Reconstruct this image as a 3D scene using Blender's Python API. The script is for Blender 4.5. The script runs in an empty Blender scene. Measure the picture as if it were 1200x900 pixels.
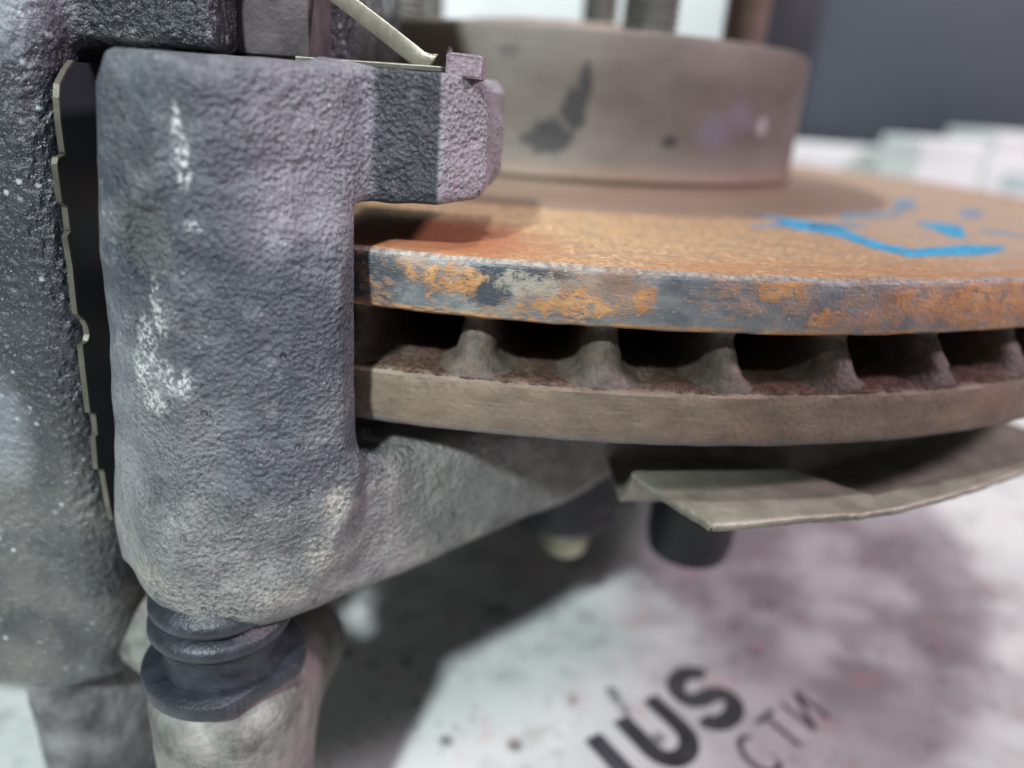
import bpy, bmesh, math, random
import numpy as np
from mathutils import Matrix, Vector
random.seed(4); RNG = np.random.default_rng(7)
scene = bpy.context.scene
MM = 0.001
H = 105.0                      # height of the disc's top face above the table, mm (all coordinates below: mm, z = 0 at the disc's top face)

# ---------------------------------------------------------------- camera
CAM = np.array([0.0, -224.35, 17.45])
FW = np.array([-0.02766063, 0.93269632, -0.35960043])
RT = np.array([0.99622992, 0.0553119, 0.06683211])
UP = np.array([-0.08222425, 0.35639609, 0.93070994])
FPX = 867.73
cd = bpy.data.cameras.new('camera'); cam = bpy.data.objects.new('camera', cd)
scene.collection.objects.link(cam); scene.camera = cam
cd.sensor_width = 9.6; cd.lens = FPX * 9.6 / 1200
cd.clip_start = 0.005; cd.clip_end = 20
m = Matrix.Identity(4)
for i in range(3):
    m[i][0], m[i][1], m[i][2] = RT[i], UP[i], -FW[i]
m[0][3], m[1][3], m[2][3] = CAM[0]*MM, CAM[1]*MM, (CAM[2]+H)*MM
cam.matrix_world = m
cd.dof.use_dof = True; cd.dof.focus_distance = 0.0855; cd.dof.aperture_fstop = 2.5
scene.render.resolution_x, scene.render.resolution_y = 1024, 768

# ---------------------------------------------------------------- light
w = bpy.data.worlds.new('World'); scene.world = w; w.use_nodes = True
bg = w.node_tree.nodes['Background']; bg.inputs[0].default_value = (0.80, 0.80, 0.90, 1); bg.inputs[1].default_value = 0.145

def lamp(name, kind, loc, target, energy, color, size=0.1, size_y=None, cone=None, blend=0.2):
    l = bpy.data.lights.new(name, kind); o = bpy.data.objects.new(name, l); scene.collection.objects.link(o)
    l.energy = energy; l.color = color
    if kind == 'AREA':
        l.shape = 'RECTANGLE'; l.size = size; l.size_y = size_y or size
    else:
        l.shadow_soft_size = size
    if kind == 'SPOT':
        l.spot_size = math.radians(cone); l.spot_blend = blend
    a = Vector((loc[0]*MM, loc[1]*MM, (loc[2]+H)*MM)); b = Vector((target[0]*MM, target[1]*MM, (target[2]+H)*MM))
    o.location = a; o.rotation_euler = (b-a).to_track_quat('-Z', 'Y').to_euler()
    return o
lamp('front_spot', 'SPOT', (-201, -799, 578), (-335, -120, 0), 60, (0.87, 0.97, 1.0), 0.03, cone=45, blend=0.06)  # cool front light; cone cut to stand in for an absent phone's shadow
lamp('side_lamp', 'AREA', (830, -230, 640), (0, -100, 0), 11, (1.0, 0.79, 0.93), 0.12, 0.12)
lamp('ceiling_lamp', 'AREA', (100, -160, 1150), (0, -30, 0), 8.0, (0.98, 1.0, 0.97), 0.10, 0.10)
lamp('wall_fill', 'AREA', (-60, 640, 800), (0, 1120, -20), 7, (0.92, 1.0, 1.0), 0.3, 0.3)  # unseen fill light added to brighten the back wall

scene.render.engine = 'CYCLES'
vs = scene.view_settings
vs.view_transform = 'Standard'; vs.look = 'None'; vs.exposure = 0.0; vs.gamma = 1.0; vs.use_curve_mapping = False

# ---------------------------------------------------------------- helpers
COL = scene.collection
def ray(px, py):
    d = FW + RT*(px-600)/FPX + UP*(450-py)/FPX
    return d/np.linalg.norm(d)
def on_y(px, py, y): d = ray(px, py); return CAM + d*(y-CAM[1])/d[1]
def on_x(px, py, x): d = ray(px, py); return CAM + d*(x-CAM[0])/d[0]
def on_z(px, py, z): d = ray(px, py); return CAM + d*(z-CAM[2])/d[2]
def on_cyl(px, py, r):
    d = ray(px, py); a = d[0]**2+d[1]**2; b = 2*(CAM[0]*d[0]+CAM[1]*d[1]); c = CAM[0]**2+CAM[1]**2-r*r
    return CAM + d*(-b-math.sqrt(max(b*b-4*a*c, 0)))/2/a

def empty(name, loc, label, cat, group=None):
    o = bpy.data.objects.new(name, None); COL.objects.link(o); o.empty_display_size = 0.01
    o.location = (loc[0]*MM, loc[1]*MM, (loc[2]+H)*MM)
    tag(o, label, cat, group); return o
def tag(o, label=None, cat=None, group=None, kind=None):
    for k, v in (('label', label), ('category', cat), ('group', group), ('kind', kind)):
        if v: o[k] = v
    return o
def root_loc(o):
    l = Vector((0, 0, 0))
    while o is not None:
        l += o.location; o = o.parent
    return l
def mesh_obj(name, V, F, mat, parent=None, smooth=True, auto=None, at=None):
    """V in mm (disc frame); the object sits at its parent's origin (or at 'at')"""
    base = root_loc(parent) if parent else Vector((0, 0, 0))
    off = Vector((0, 0, 0)) if at is None else Vector((at[0]*MM, at[1]*MM, (at[2]+H)*MM)) - base
    V = np.asarray(V, dtype=np.float64)*MM; V[:, 2] += H*MM
    V = V - np.array(base + off)
    me = bpy.data.meshes.new(name)
    if isinstance(F, np.ndarray):
        me.vertices.add(len(V)); me.vertices.foreach_set('co', V.ravel().astype(np.float32))
        n, k = F.shape
        me.loops.add(n*k); me.loops.foreach_set('vertex_index', F.ravel().astype(np.int32))
        me.polygons.add(n); me.polygons.foreach_set('loop_start', np.arange(0, n*k, k, dtype=np.int32)); me.polygons.foreach_set('loop_total', np.full(n, k, dtype=np.int32))
        me.update(calc_edges=True); me.validate()
    else:
        me.from_pydata([tuple(v) for v in V], [], F); me.update()
    bm = bmesh.new(); bm.from_mesh(me); bmesh.ops.recalc_face_normals(bm, faces=bm.faces); bm.to_mesh(me); bm.free()
    me.polygons.foreach_set('use_smooth', [smooth]*len(me.polygons))
    if smooth and auto is not None: me.set_sharp_from_angle(angle=math.radians(auto))
    o = bpy.data.objects.new(name, me); COL.objects.link(o)
    if mat: me.materials.append(mat)
    if parent: o.parent = parent
    o.location = off
    return o
def lathe(profile, n=96, center=(0, 0), closed=False, rn=None, zn=None):
    """revolve [(r,z)...]; rn/zn: per vertex noise arrays (profile index, segment)"""
    P = len(profile); th = np.linspace(0, 2*math.pi, n, endpoint=False)
    V = np.zeros((P, n, 3))
    for i, (r, z) in enumerate(profile):
        rr = r + (rn[i] if rn is not None else 0); zz = z + (zn[i] if zn is not None else 0)
        V[i, :, 0] = center[0] + rr*np.cos(th); V[i, :, 1] = center[1] + rr*np.sin(th); V[i, :, 2] = zz
    F = []
    for i in range(P if closed else P-1):
        j = (i+1) % P
        a = np.arange(n); b = (a+1) % n
        F.append(np.stack([i*n+a, i*n+b, j*n+b, j*n+a], 1))
    return V.reshape(-1, 3), np.concatenate(F)
def loop_noise(n, octs):
    """periodic 1-D noise"""
    out = np.zeros(n); x = np.linspace(0, 1, n, endpoint=False)
    for k, a in octs:
        t = RNG.uniform(-1, 1, k); u = x*k; i = u.astype(int); f = u-i; f = f*f*(3-2*f)
        out += a*(t[i % k]*(1-f) + t[(i+1) % k]*f)
    return out
def box_vf(x0, x1, y0, y1, z0, z1, bev=0.4, seg=2):
    bm = bmesh.new(); bmesh.ops.create_cube(bm, size=1)
    bmesh.ops.scale(bm, vec=(x1-x0, y1-y0, z1-z0), verts=bm.verts); bmesh.ops.translate(bm, vec=((x0+x1)/2, (y0+y1)/2, (z0+z1)/2), verts=bm.verts)
    if bev: bmesh.ops.bevel(bm, geom=list(bm.edges), offset=bev, segments=seg, affect='EDGES', profile=0.5)
    bm.verts.index_update(); V = [tuple(v.co) for v in bm.verts]; F = [[v.index for v in f.verts] for f in bm.faces]; bm.free()
    return np.array(V), F
def prism(poly, h0, h1, axis='z', bev=0):
    bm = bmesh.new()
    def mk(p, h): return {'z': (p[0], p[1], h), 'y': (p[0], h, p[1]), 'x': (h, p[0], p[1])}[axis]
    a = [bm.verts.new(mk(p, h0)) for p in poly]; b = [bm.verts.new(mk(p, h1)) for p in poly]; n = len(poly)
    bm.faces.new(a); bm.faces.new(b[::-1])
    for i in range(n): bm.faces.new((a[i], b[i], b[(i+1) % n], a[(i+1) % n]))
    bmesh.ops.recalc_face_normals(bm, faces=bm.faces)
    if bev: bmesh.ops.bevel(bm, geom=list(bm.edges), offset=bev, segments=2, affect='EDGES', profile=0.5)
    bmesh.ops.triangulate(bm, faces=[f for f in bm.faces if len(f.verts) > 4])
    bm.verts.index_update(); V = [tuple(v.co) for v in bm.verts]; F = [[v.index for v in f.verts] for f in bm.faces]; bm.free()
    return np.array(V), F

# ---------------------------------------------------------------- signed distance casting tools
class Grid:
    def __init__(s, lo, hi, h):
        s.lo = np.array(lo, float); s.h = h
        s.n = np.ceil((np.array(hi)-s.lo)/h).astype(int)+1
        ax = [(s.lo[i]+np.arange(s.n[i])*h).astype(np.float32) for i in range(3)]
        s.x = ax[0][:, None, None]; s.y = ax[1][None, :, None]; s.z = ax[2][None, None, :]
def sd_poly(px, py, poly):
    px, py = np.broadcast_arrays(px, py); d = np.full(px.shape, 1e9, np.float32); s = np.ones(px.shape, np.float32); n = len(poly)
    for i in range(n):
        (ax, ay), (bx, by) = poly[i], poly[i-1]
        ex, ey = bx-ax, by-ay; wx, wy = px-ax, py-ay
        t = np.clip((wx*ex+wy*ey)/(ex*ex+ey*ey), 0, 1)
        d = np.minimum(d, (wx-ex*t)**2+(wy-ey*t)**2)
        c1 = py >= ay; c2 = py < by; c3 = ex*wy > ey*wx
        s = np.where((c1 & c2 & c3) | (~c1 & ~c2 & ~c3), -s, s)
    return s*np.sqrt(d)
def rint(a, b, r):
    u = np.maximum(a+r, 0); v = np.maximum(b+r, 0)
    return np.minimum(np.maximum(a+r, b+r), 0)+np.sqrt(u*u+v*v)-r
def smin(a, b, k):
    h = np.clip(.5+.5*(b-a)/k, 0, 1); return b*(1-h)+a*h-k*h*(1-h)
def smax(a, b, k): return -smin(-a, -b, k)
def sd_box(g, c, hs, r):
    qx = np.abs(g.x-c[0])-hs[0]+r; qy = np.abs(g.y-c[1])-hs[1]+r; qz = np.abs(g.z-c[2])-hs[2]+r
    return np.sqrt(np.maximum(qx, 0)**2+np.maximum(qy, 0)**2+np.maximum(qz, 0)**2)+np.minimum(np.maximum(qx, np.maximum(qy, qz)), 0)-r
def sd_cap(g, a, b, r, r2=None):
    a = np.array(a, float); b = np.array(b, float); ba = b-a; q = ba@ba
    t = np.clip(((g.x-a[0])*ba[0]+(g.y-a[1])*ba[1]+(g.z-a[2])*ba[2])/q, 0, 1)
    rr = r if r2 is None else r+(r2-r)*t
    return np.sqrt((g.x-a[0]-ba[0]*t)**2+(g.y-a[1]-ba[1]*t)**2+(g.z-a[2]-ba[2]*t)**2)-rr
def sd_cyl(g, c, r, z0, z1, rd):
    return rint(np.sqrt((g.x-c[0])**2+(g.y-c[1])**2)-r, np.abs(g.z-(z0+z1)/2)-(z1-z0)/2, rd)
def vnoise(g, cell, seed):
    rg = np.random.default_rng(seed)
    dim = np.ceil(g.n*g.h/cell).astype(int)+2
    T = rg.uniform(-1, 1, dim).astype(np.float32)
    def w(n):
        u = np.arange(n)*g.h/cell; i = u.astype(int); f = (u-i).astype(np.float32); return i, f*f*(3-2*f)
    (ix, fx), (iy, fy), (iz, fz) = w(g.n[0]), w(g.n[1]), w(g.n[2])
    A = T[ix]*(1-fx)[:, None, None]+T[ix+1]*fx[:, None, None]
    A = A[:, iy]*(1-fy)[None, :, None]+A[:, iy+1]*fy[None, :, None]
    return A[:, :, iz]*(1-fz)+A[:, :, iz+1]*fz
def surface_nets(g, D):
    s = D < 0; nx, ny, nz = D.shape
    acc = np.zeros((nx-1, ny-1, nz-1, 3), np.float32); cnt = np.zeros((nx-1, ny-1, nz-1), np.float32)
    for axis in range(3):
        for o1 in (0, 1):
            for o2 in (0, 1):
                oth = [a for a in range(3) if a != axis]
                st = [0, 0, 0]; st[oth[0]] = o1; st[oth[1]] = o2
                en = list(st); en[axis] = 1
                A = tuple(slice(st[a], st[a]+D.shape[a]-1) for a in range(3)); B = tuple(slice(en[a], en[a]+D.shape[a]-1) for a in range(3))
                cr = s[A] != s[B]; da, db = D[A][cr], D[B][cr]
                t = da/(da-db)
                p = np.zeros((len(t), 3), np.float32); p[:, axis] = t; p[:, oth[0]] = o1; p[:, oth[1]] = o2
                acc[cr] += p; cnt[cr] += 1
    act = cnt > 0; idx = np.full(cnt.shape, -1, np.int64); ii = np.argwhere(act); idx[act] = np.arange(len(ii))
    V = (ii+acc[act]/cnt[act][:, None])*g.h+g.lo
    Fs = []
    for axis in range(3):
        b, c = (axis+1) % 3, (axis+2) % 3
        A = [slice(None)]*3; B = [slice(None)]*3; A[axis] = slice(0, -1); B[axis] = slice(1, None)
        cr = np.argwhere(s[tuple(A)] != s[tuple(B)])
        cr = cr[(cr[:, b] > 0) & (cr[:, c] > 0) & (cr[:, b] < D.shape[b]-1) & (cr[:, c] < D.shape[c]-1)]
        q = []
        for db_, dc_ in ((0, 0), (1, 0), (1, 1), (0, 1)):
            k = cr.copy(); k[:, b] -= db_; k[:, c] -= dc_; q.append(idx[k[:, 0], k[:, 1], k[:, 2]])
        q = np.stack(q, 1); inside = s[cr[:, 0], cr[:, 1], cr[:, 2]]
        q[~inside] = q[~inside][:, ::-1]
        Fs.append(q)
    return V, np.concatenate(Fs)

# ---------------------------------------------------------------- shader tools
class M:
    def __init__(s, name):
        s.m = bpy.data.materials.new(name); s.m.use_nodes = True; s.t = s.m.node_tree; s.b = s.t.nodes['Principled BSDF']; s._p = None
    def n(s, typ, **kw):
        nd = s.t.nodes.new(typ)
        for k, v in kw.items(): setattr(nd, k, v)
        return nd
    def put(s, sock, v):
        if isinstance(v, bpy.types.NodeSocket): s.t.links.new(v, sock)
        elif v is not None:
            if sock.type == 'RGBA' and len(v) == 3: v = (*v, 1)
            sock.default_value = v
    @property
    def p(s):                                   # position in mm, disc frame
        if s._p is None:
            g = s.n('ShaderNodeNewGeometry'); a = s.n('ShaderNodeVectorMath', operation='MULTIPLY_ADD')
            s.put(a.inputs[0], g.outputs['Position']); a.inputs[1].default_value = (1000,)*3; a.inputs[2].default_value = (0, 0, -H); s._p = a.outputs[0]
        return s._p
    def polar(s, R=140):                        # (arc length, radius, z)
        x = s.n('ShaderNodeSeparateXYZ'); s.put(x.inputs[0], s.p)
        a = s.math('MULTIPLY', s.math('ARCTAN2', x.outputs[0], s.math('MULTIPLY', x.outputs[1], -1)), R)
        r = s.math('SQRT', s.math('ADD', s.math('MULTIPLY', x.outputs[0], x.outputs[0]), s.math('MULTIPLY', x.outputs[1], x.outputs[1])))
        c = s.n('ShaderNodeCombineXYZ'); s.put(c.inputs[0], a); s.put(c.inputs[1], r); s.put(c.inputs[2], x.outputs[2])
        return c.outputs[0]
    def sep(s, v, i): x = s.n('ShaderNodeSeparateXYZ'); s.put(x.inputs[0], v); return x.outputs[i]
    def scale(s, v, sc): a = s.n('ShaderNodeVectorMath', operation='MULTIPLY'); s.put(a.inputs[0], v); a.inputs[1].default_value = sc; return a.outputs[0]
    def math(s, op, a, b=0.0, c=None, clamp=False):
        nd = s.n('ShaderNodeMath', operation=op, use_clamp=clamp); s.put(nd.inputs[0], a); s.put(nd.inputs[1], b)
        if c is not None: s.put(nd.inputs[2], c)
        return nd.outputs[0]
    def noise(s, size, detail=3, rough=.55, vec=None, dist=0, typ='FBM'):
        nd = s.n('ShaderNodeTexNoise', noise_type=typ); s.put(nd.inputs['Vector'], vec if vec is not None else s.p)
        nd.inputs['Scale'].default_value = 1/size; nd.inputs['Detail'].default_value = detail; nd.inputs['Roughness'].default_value = rough; nd.inputs['Distortion'].default_value = dist
        return nd.outputs[0]
    def vor(s, size, vec=None, feature='F1', rnd=1, out=0):
        nd = s.n('ShaderNodeTexVoronoi', feature=feature); s.put(nd.inputs['Vector'], vec if vec is not None else s.p)
        nd.inputs['Scale'].default_value = 1/size; nd.inputs['Randomness'].default_value = rnd
        return nd.outputs[out]
    def step(s, v, a, b): 
        nd = s.n('ShaderNodeMapRange', interpolation_type='SMOOTHSTEP'); s.put(nd.inputs[0], v); nd.inputs[1].default_value = a; nd.inputs[2].default_value = b
        nd.inputs[3].default_value = 0; nd.inputs[4].default_value = 1
        return nd.outputs[0]
    def ramp(s, v, stops):
        nd = s.n('ShaderNodeValToRGB'); s.put(nd.inputs[0], v); e = nd.color_ramp.elements
        while len(e) < len(stops): e.new(.5)
        for k, (q, c) in zip(e, stops): k.position = q; k.color = (*c, 1)
        return nd.outputs[0]
    def mix(s, f, a, b, mode='MIX'):
        nd = s.n('ShaderNodeMix', data_type='RGBA', blend_type=mode); s.put(nd.inputs[0], f); s.put(nd.inputs[6], a); s.put(nd.inputs[7], b); return nd.outputs[2]
    def blob(s, c, rad, edge=.35, amp=.6, size=2.5, vec=None):
        """soft-edged, ragged patch: 1 inside"""
        v = vec if vec is not None else s.p
        a = s.n('ShaderNodeVectorMath', operation='SUBTRACT'); s.put(a.inputs[0], v); a.inputs[1].default_value = tuple(c)
        b = s.n('ShaderNodeVectorMath', operation='DIVIDE'); s.put(b.inputs[0], a.outputs[0]); b.inputs[1].default_value = tuple(rad)
        l = s.n('ShaderNodeVectorMath', operation='LENGTH'); s.put(l.inputs[0], b.outputs[0])
        d = s.math('ADD', l.outputs['Value'], s.math('MULTIPLY', s.math('SUBTRACT', s.noise(size, 6, .68, v), .5), amp*2.6))
        return s.step(d, 1+edge, 1-edge)
    def mul(s, a, b): return s.math('MULTIPLY', a, b)
    def mx(s, *a):
        r = a[0]
        for q in a[1:]: r = s.math('MAXIMUM', r, q)
        return r
    def bump(s, h, dist, strength=1.0, prev=None):
        nd = s.n('ShaderNodeBump'); s.put(nd.inputs['Height'], h); nd.inputs['Distance'].default_value = dist*MM; nd.inputs['Strength'].default_value = strength
        if prev is not None: s.put(nd.inputs['Normal'], prev)
        return nd.outputs[0]
    def done(s, col, rough=.6, normal=None, metal=0.0, spec=.5, coat=0, coat_r=.2):
        b = s.b; s.put(b.inputs['Base Color'], col); s.put(b.inputs['Roughness'], rough); s.put(b.inputs['Metallic'], metal); s.put(b.inputs['Specular IOR Level'], spec)
        s.put(b.inputs['Coat Weight'], coat); s.put(b.inputs['Coat Roughness'], coat_r)
        if normal is not None: s.put(b.inputs['Normal'], normal)
        return s.m

def mat_bracket():
    q = M('cast_bracket_paint')
    big = q.noise(13, 5, .62); mid = q.noise(5, 4, .6); fine = q.noise(.36, 4, .62); z = q.sep(q.p, 2); x = q.sep(q.p, 0)
    col = q.ramp(big, [(.34, (.034, .041, .052)), (.50, (.070, .079, .090)), (.68, (.155, .164, .170))])
    col = q.mix(q.mul(q.step(mid, .5, .70), .5), col, (.19, .195, .20))
    # road dust on the arm; side light and shade put into the lug's colours
    arm = q.mx(q.mul(q.step(q.math('ADD', x, q.mul(mid, 5)), -20, -15), q.step(z, -24, -27)), q.mul(q.step(q.math('ADD', z, q.mul(q.noise(6, 4, .6), 16)), -14, -30), .8))
    col = q.mix(q.mul(arm, .8), col, q.ramp(q.noise(3.5, 4, .6), [(.3, (.155, .15, .135)), (.6, (.25, .245, .22)), (.8, (.33, .32, .28))]))  # dusty arm, paled further to stand in for side light
    lug = q.mul(q.step(z, 1, 4), q.step(x, -12.9, -12.3)); col = q.mix(q.mul(lug, .8), col, (.31, .29, .31))  # side lamp's light painted pale onto the lug's end
    flank = q.mul(q.step(z, 1.0, 4.5), q.mul(q.step(q.math('ADD', x, q.mul(q.noise(1.5, 4, .6), 1.6)), -19.6, -18.5), q.step(x, -12.3, -12.9))); col = q.mix(q.mul(flank, .88), col, (.022, .026, .033))  # shadow band painted dark across the lug's flank
    vio = q.mul(q.step(q.math('ADD', x, q.mul(mid, 8)), -34, -22), q.mul(q.step(q.math('ADD', z, q.mul(q.noise(6, 4, .6), 10)), 1, 9), q.math('SUBTRACT', 1, flank))); col = q.mix(q.mul(vio, .45), col, (.23, .205, .235))  # side lamp's pink cast tinted into the upper right body
    blue = q.mx(q.blob(on_y(345, 390, -147), (6, 12, 9), .5, .7, 5), q.mul(q.blob(on_y(250, 250, -150), (5, 12, 7), .5, .7, 5), .7)); col = q.mix(q.mul(blue, .6), col, (.036, .045, .060))
    col = q.mix(q.mul(q.step(fine, .50, .34), .6), col, (.030, .033, .040)); col = q.mix(q.mul(q.step(fine, .58, .74), .5), col, (.30, .305, .31))
    scr = q.mx(*[q.mul(q.blob(on_y(*c, -149), (rx, 8, rz), .5, .5, 1.6), q.step(q.noise(.55, 3, .6), .42, .60)) for c, rx, rz in
               (((217, 142), .45, 1.6), ((222, 175), .8, 1.5), ((226, 200), .6, 1.6), ((178, 395), 1.2, 2.6), ((200, 365), .9, 2.2), ((172, 430), 1.0, 2.4), ((205, 435), 1.6, 2.0), ((190, 465), 1.6, 1.4), ((228, 440), 1.0, 1.6), ((188, 340), .5, 1.8), ((238, 262), .9, .5))])
    col = q.mix(q.mul(scr, .85), col, (.56, .57, .55))
    chip = q.blob(on_y(178, 275, -149), (3.2, 9, 4.0), .12, .5, 3)
    col = q.mix(q.mul(chip, .6), col, (.085, .088, .085))
    crust = q.mx(*[q.mul(q.blob(on_y(*c, -147), (rx, 8, rz), .5, .6, 2), q.step(q.noise(.7, 4, .6), .38, .56)) for c, rx, rz in (((398, 590), 1.5, 2.2), ((380, 640), 1.6, 3.0), ((340, 680), 3.0, 1.4), ((210, 655), 4.5, 1.8), ((260, 690), 5, 1.2))])
    col = q.mix(q.mul(crust, .6), col, (.36, .35, .28))
    oil = q.mx(q.blob(on_y(330, 540, -147), (6.5, 9, 3.4), .5, .5, 3), q.blob(on_y(425, 545, -140), (2.5, 6, 3.0), .4, .5, 3), q.mul(q.blob(on_y(300, 440, -148), (7, 9, 8), .5, .6, 5), .6), q.mul(q.blob(on_y(360, 610, -146), (3, 9, 3), .4, .5, 3), .8))
    col = q.mix(q.mul(oil, .72), col, (.038, .044, .056))
    pit = q.mul(q.step(q.vor(2.6), .17, .09), q.step(q.noise(9, 3), .45, .55)); col = q.mix(q.mul(pit, .35), col, (.022, .023, .026))
    scuff = q.mul(q.step(q.noise(2.6, 6, .72), .54, .64), q.step(q.noise(12, 3, .6), .44, .58)); col = q.mix(q.mul(scuff, .25), col, (.30, .305, .30))
    spk = q.mul(q.step(q.vor(1.1), .20, .03), q.step(q.noise(5, 4), .5, .64)); col = q.mix(q.mul(spk, .5), col, (.5, .52, .54))
    sm = q.math('SUBTRACT', 1, q.mul(q.step(x, -42.5, -46.5), .8))                 # the left flank is smoother
    sm = q.mul(sm, q.math('ADD', .45, q.mul(q.step(q.noise(8, 3, .6), .38, .60), .55)))
    g = q.mul(q.math('ADD', q.math('ADD', q.mul(q.noise(.55, 4, .66), .9), q.mul(q.noise(1.3, 4, .7), .5)), q.mul(q.vor(.62), .6)), sm)
    nrm = q.bump(q.noise(3.5, 4, .55), 1.5, .45); nrm = q.bump(g, .85, 1.0, nrm); nrm = q.bump(pit, -.5, .8, nrm)
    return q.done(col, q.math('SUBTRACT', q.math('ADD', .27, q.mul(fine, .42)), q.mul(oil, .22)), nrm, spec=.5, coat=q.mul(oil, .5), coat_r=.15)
def mat_caliper():
    q = M('cast_caliper_paint')
    big = q.noise(16, 4, .6); fine = q.noise(1.2, 3, .6); z = q.sep(q.p, 2)
    col = q.ramp(big, [(.35, (.009, .011, .015)), (.6, (.020, .023, .029)), (.78, (.052, .056, .062))])
    dust = q.mul(q.step(z, -18, -40), q.step(q.noise(11, 4, .6), .35, .6))
    col = q.mix(q.mul(dust, .7), col, (.115, .115, .10))
    sheen = q.blob((-61, -138, 27), (5, 20, 8), .5, .5, 6)
    col = q.mix(q.mul(sheen, .65), col, (.30, .33, .36))  # bluish-white highlight painted onto the upper corner
    smear2 = q.blob(on_y(0, 500, -141), (4, 20, 7), .5, .6, 5)
    col = q.mix(q.mul(smear2, .55), col, (.22, .24, .26))
    spk = q.mul(q.step(q.vor(2.0), .22, .08), q.step(q.noise(8, 3), .46, .62))
    col = q.mix(q.mul(spk, .8), col, (.45, .48, .52))
    nrm = q.bump(q.math('ADD', q.noise(1.2, 4, .65), q.mul(q.vor(1.0, feature='SMOOTH_F1'), -.5)), 1.1, .8)
    return q.done(col, q.ramp(fine, [(.3, (.18,)*3), (.7, (.42,)*3)]), nrm, spec=.55, coat=.35, coat_r=.14)
def mat_ear():
    q = M('corroded_alloy')
    col = q.ramp(q.noise(6, 5, .65), [(.34, (.075, .075, .07)), (.48, (.15, .15, .135)), (.62, (.23, .23, .205)), (.78, (.38, .37, .33))])
    col = q.mix(q.mul(q.step(q.noise(9, 3, .6), .5, .66), .6), col, (.24, .20, .20))
    nrm = q.bump(q.noise(1.0, 4, .65), .7, .8)
    return q.done(col, .85, nrm, spec=.2)
def mat_lower():
    q = M('dusty_iron')
    col = q.ramp(q.noise(8, 4, .6), [(.35, (.045, .045, .047)), (.5, (.11, .107, .11)), (.68, (.19, .185, .185))])
    return q.done(col, .75, q.bump(q.noise(1.3, 3, .6), 1.0, .6), spec=.35)
def mat_rim_upper():
    q = M('rusty_rim_steel'); pv = q.polar()
    z = q.sep(pv, 2); s = q.scale(pv, (.62, 1, 1.15)); s2 = q.scale(pv, (.35, 1, 2.0))
    steel = q.ramp(q.noise(3.2, 5, .62, s), [(.3, (.075, .088, .10)), (.5, (.15, .165, .17)), (.7, (.25, .25, .235))])
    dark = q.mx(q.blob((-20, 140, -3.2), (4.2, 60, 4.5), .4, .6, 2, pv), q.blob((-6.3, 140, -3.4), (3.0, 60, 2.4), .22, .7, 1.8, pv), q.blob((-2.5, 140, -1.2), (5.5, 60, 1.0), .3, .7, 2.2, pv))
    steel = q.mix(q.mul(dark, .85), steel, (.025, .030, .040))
    # worn horizontal scoring
    steel = q.mix(q.mul(q.step(q.noise(.5, 3, .6, s2), .54, .70), .22), steel, (.28, .27, .245))
    rust = q.ramp(q.noise(2.2, 4, .6, s), [(.3, (.32, .145, .050)), (.55, (.50, .245, .085)), (.75, (.56, .34, .16))])
    big = q.math('ADD', q.noise(7, 2, .5, s), q.mul(q.math('SUBTRACT', q.noise(1.1, 5, .7, s), .5), .55))
    fine_m = q.step(big, .50, .60)
    patches = q.mx(q.blob((-11, 140, -2.9), (4.0, 60, 1.9), .30, 1.5, 2.6, pv), q.blob((4.5, 140, -4.3), (6.0, 60, 1.6), .30, 1.5, 2.6, pv), q.blob((12.3, 140, -3.6), (1.5, 60, 1.7), .30, 1.5, 2.6, pv),
                   q.blob((29, 140, -1.6), (3.2, 60, 1.4), .30, 1.5, 2.6, pv), q.blob((35, 140, -5), (2.6, 60, 1.1), .30, 1.5, 2.6, pv), q.blob((60, 140, -3.2), (19, 60, 3.2), .5, 1.0, 3, pv))
    lower = q.mul(q.step(z, -6.1, -6.9), q.step(q.noise(2.6, 3, .6, s), .40, .52))
    right = q.step(q.sep(pv, 0), 30, 75)
    rm = q.mul(q.math('MAXIMUM', q.mx(patches, lower), q.mul(fine_m, q.math('ADD', .45, q.mul(right, .5)))), q.step(q.noise(.9, 5, .7, s), .30, .52))
    col = q.mix(q.mul(rm, .88), steel, rust)
    pale = q.blob((-1.8, 140, -2.6), (3.6, 60, 1.25), .30, 1.5, 2.6, pv)
    col = q.mix(q.mul(q.mul(pale, .85), q.step(q.noise(.9, 4, .7), .34, .52)), col, (.33, .30, .235))
    fl = q.step(q.vor(1.8), .10, .04); col = q.mix(q.mul(fl, .5), col, (.6, .58, .52))
    nrm = q.bump(q.math('ADD', q.mul(q.noise(.5, 3, .6, s2), .5), q.mul(rm, .7)), .25, .7); nrm = q.bump(q.noise(.55, 3, .6), .25, .5, nrm)
    return q.done(col, q.math('ADD', .42, q.mul(rm, .35)), nrm, spec=.5)
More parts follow.
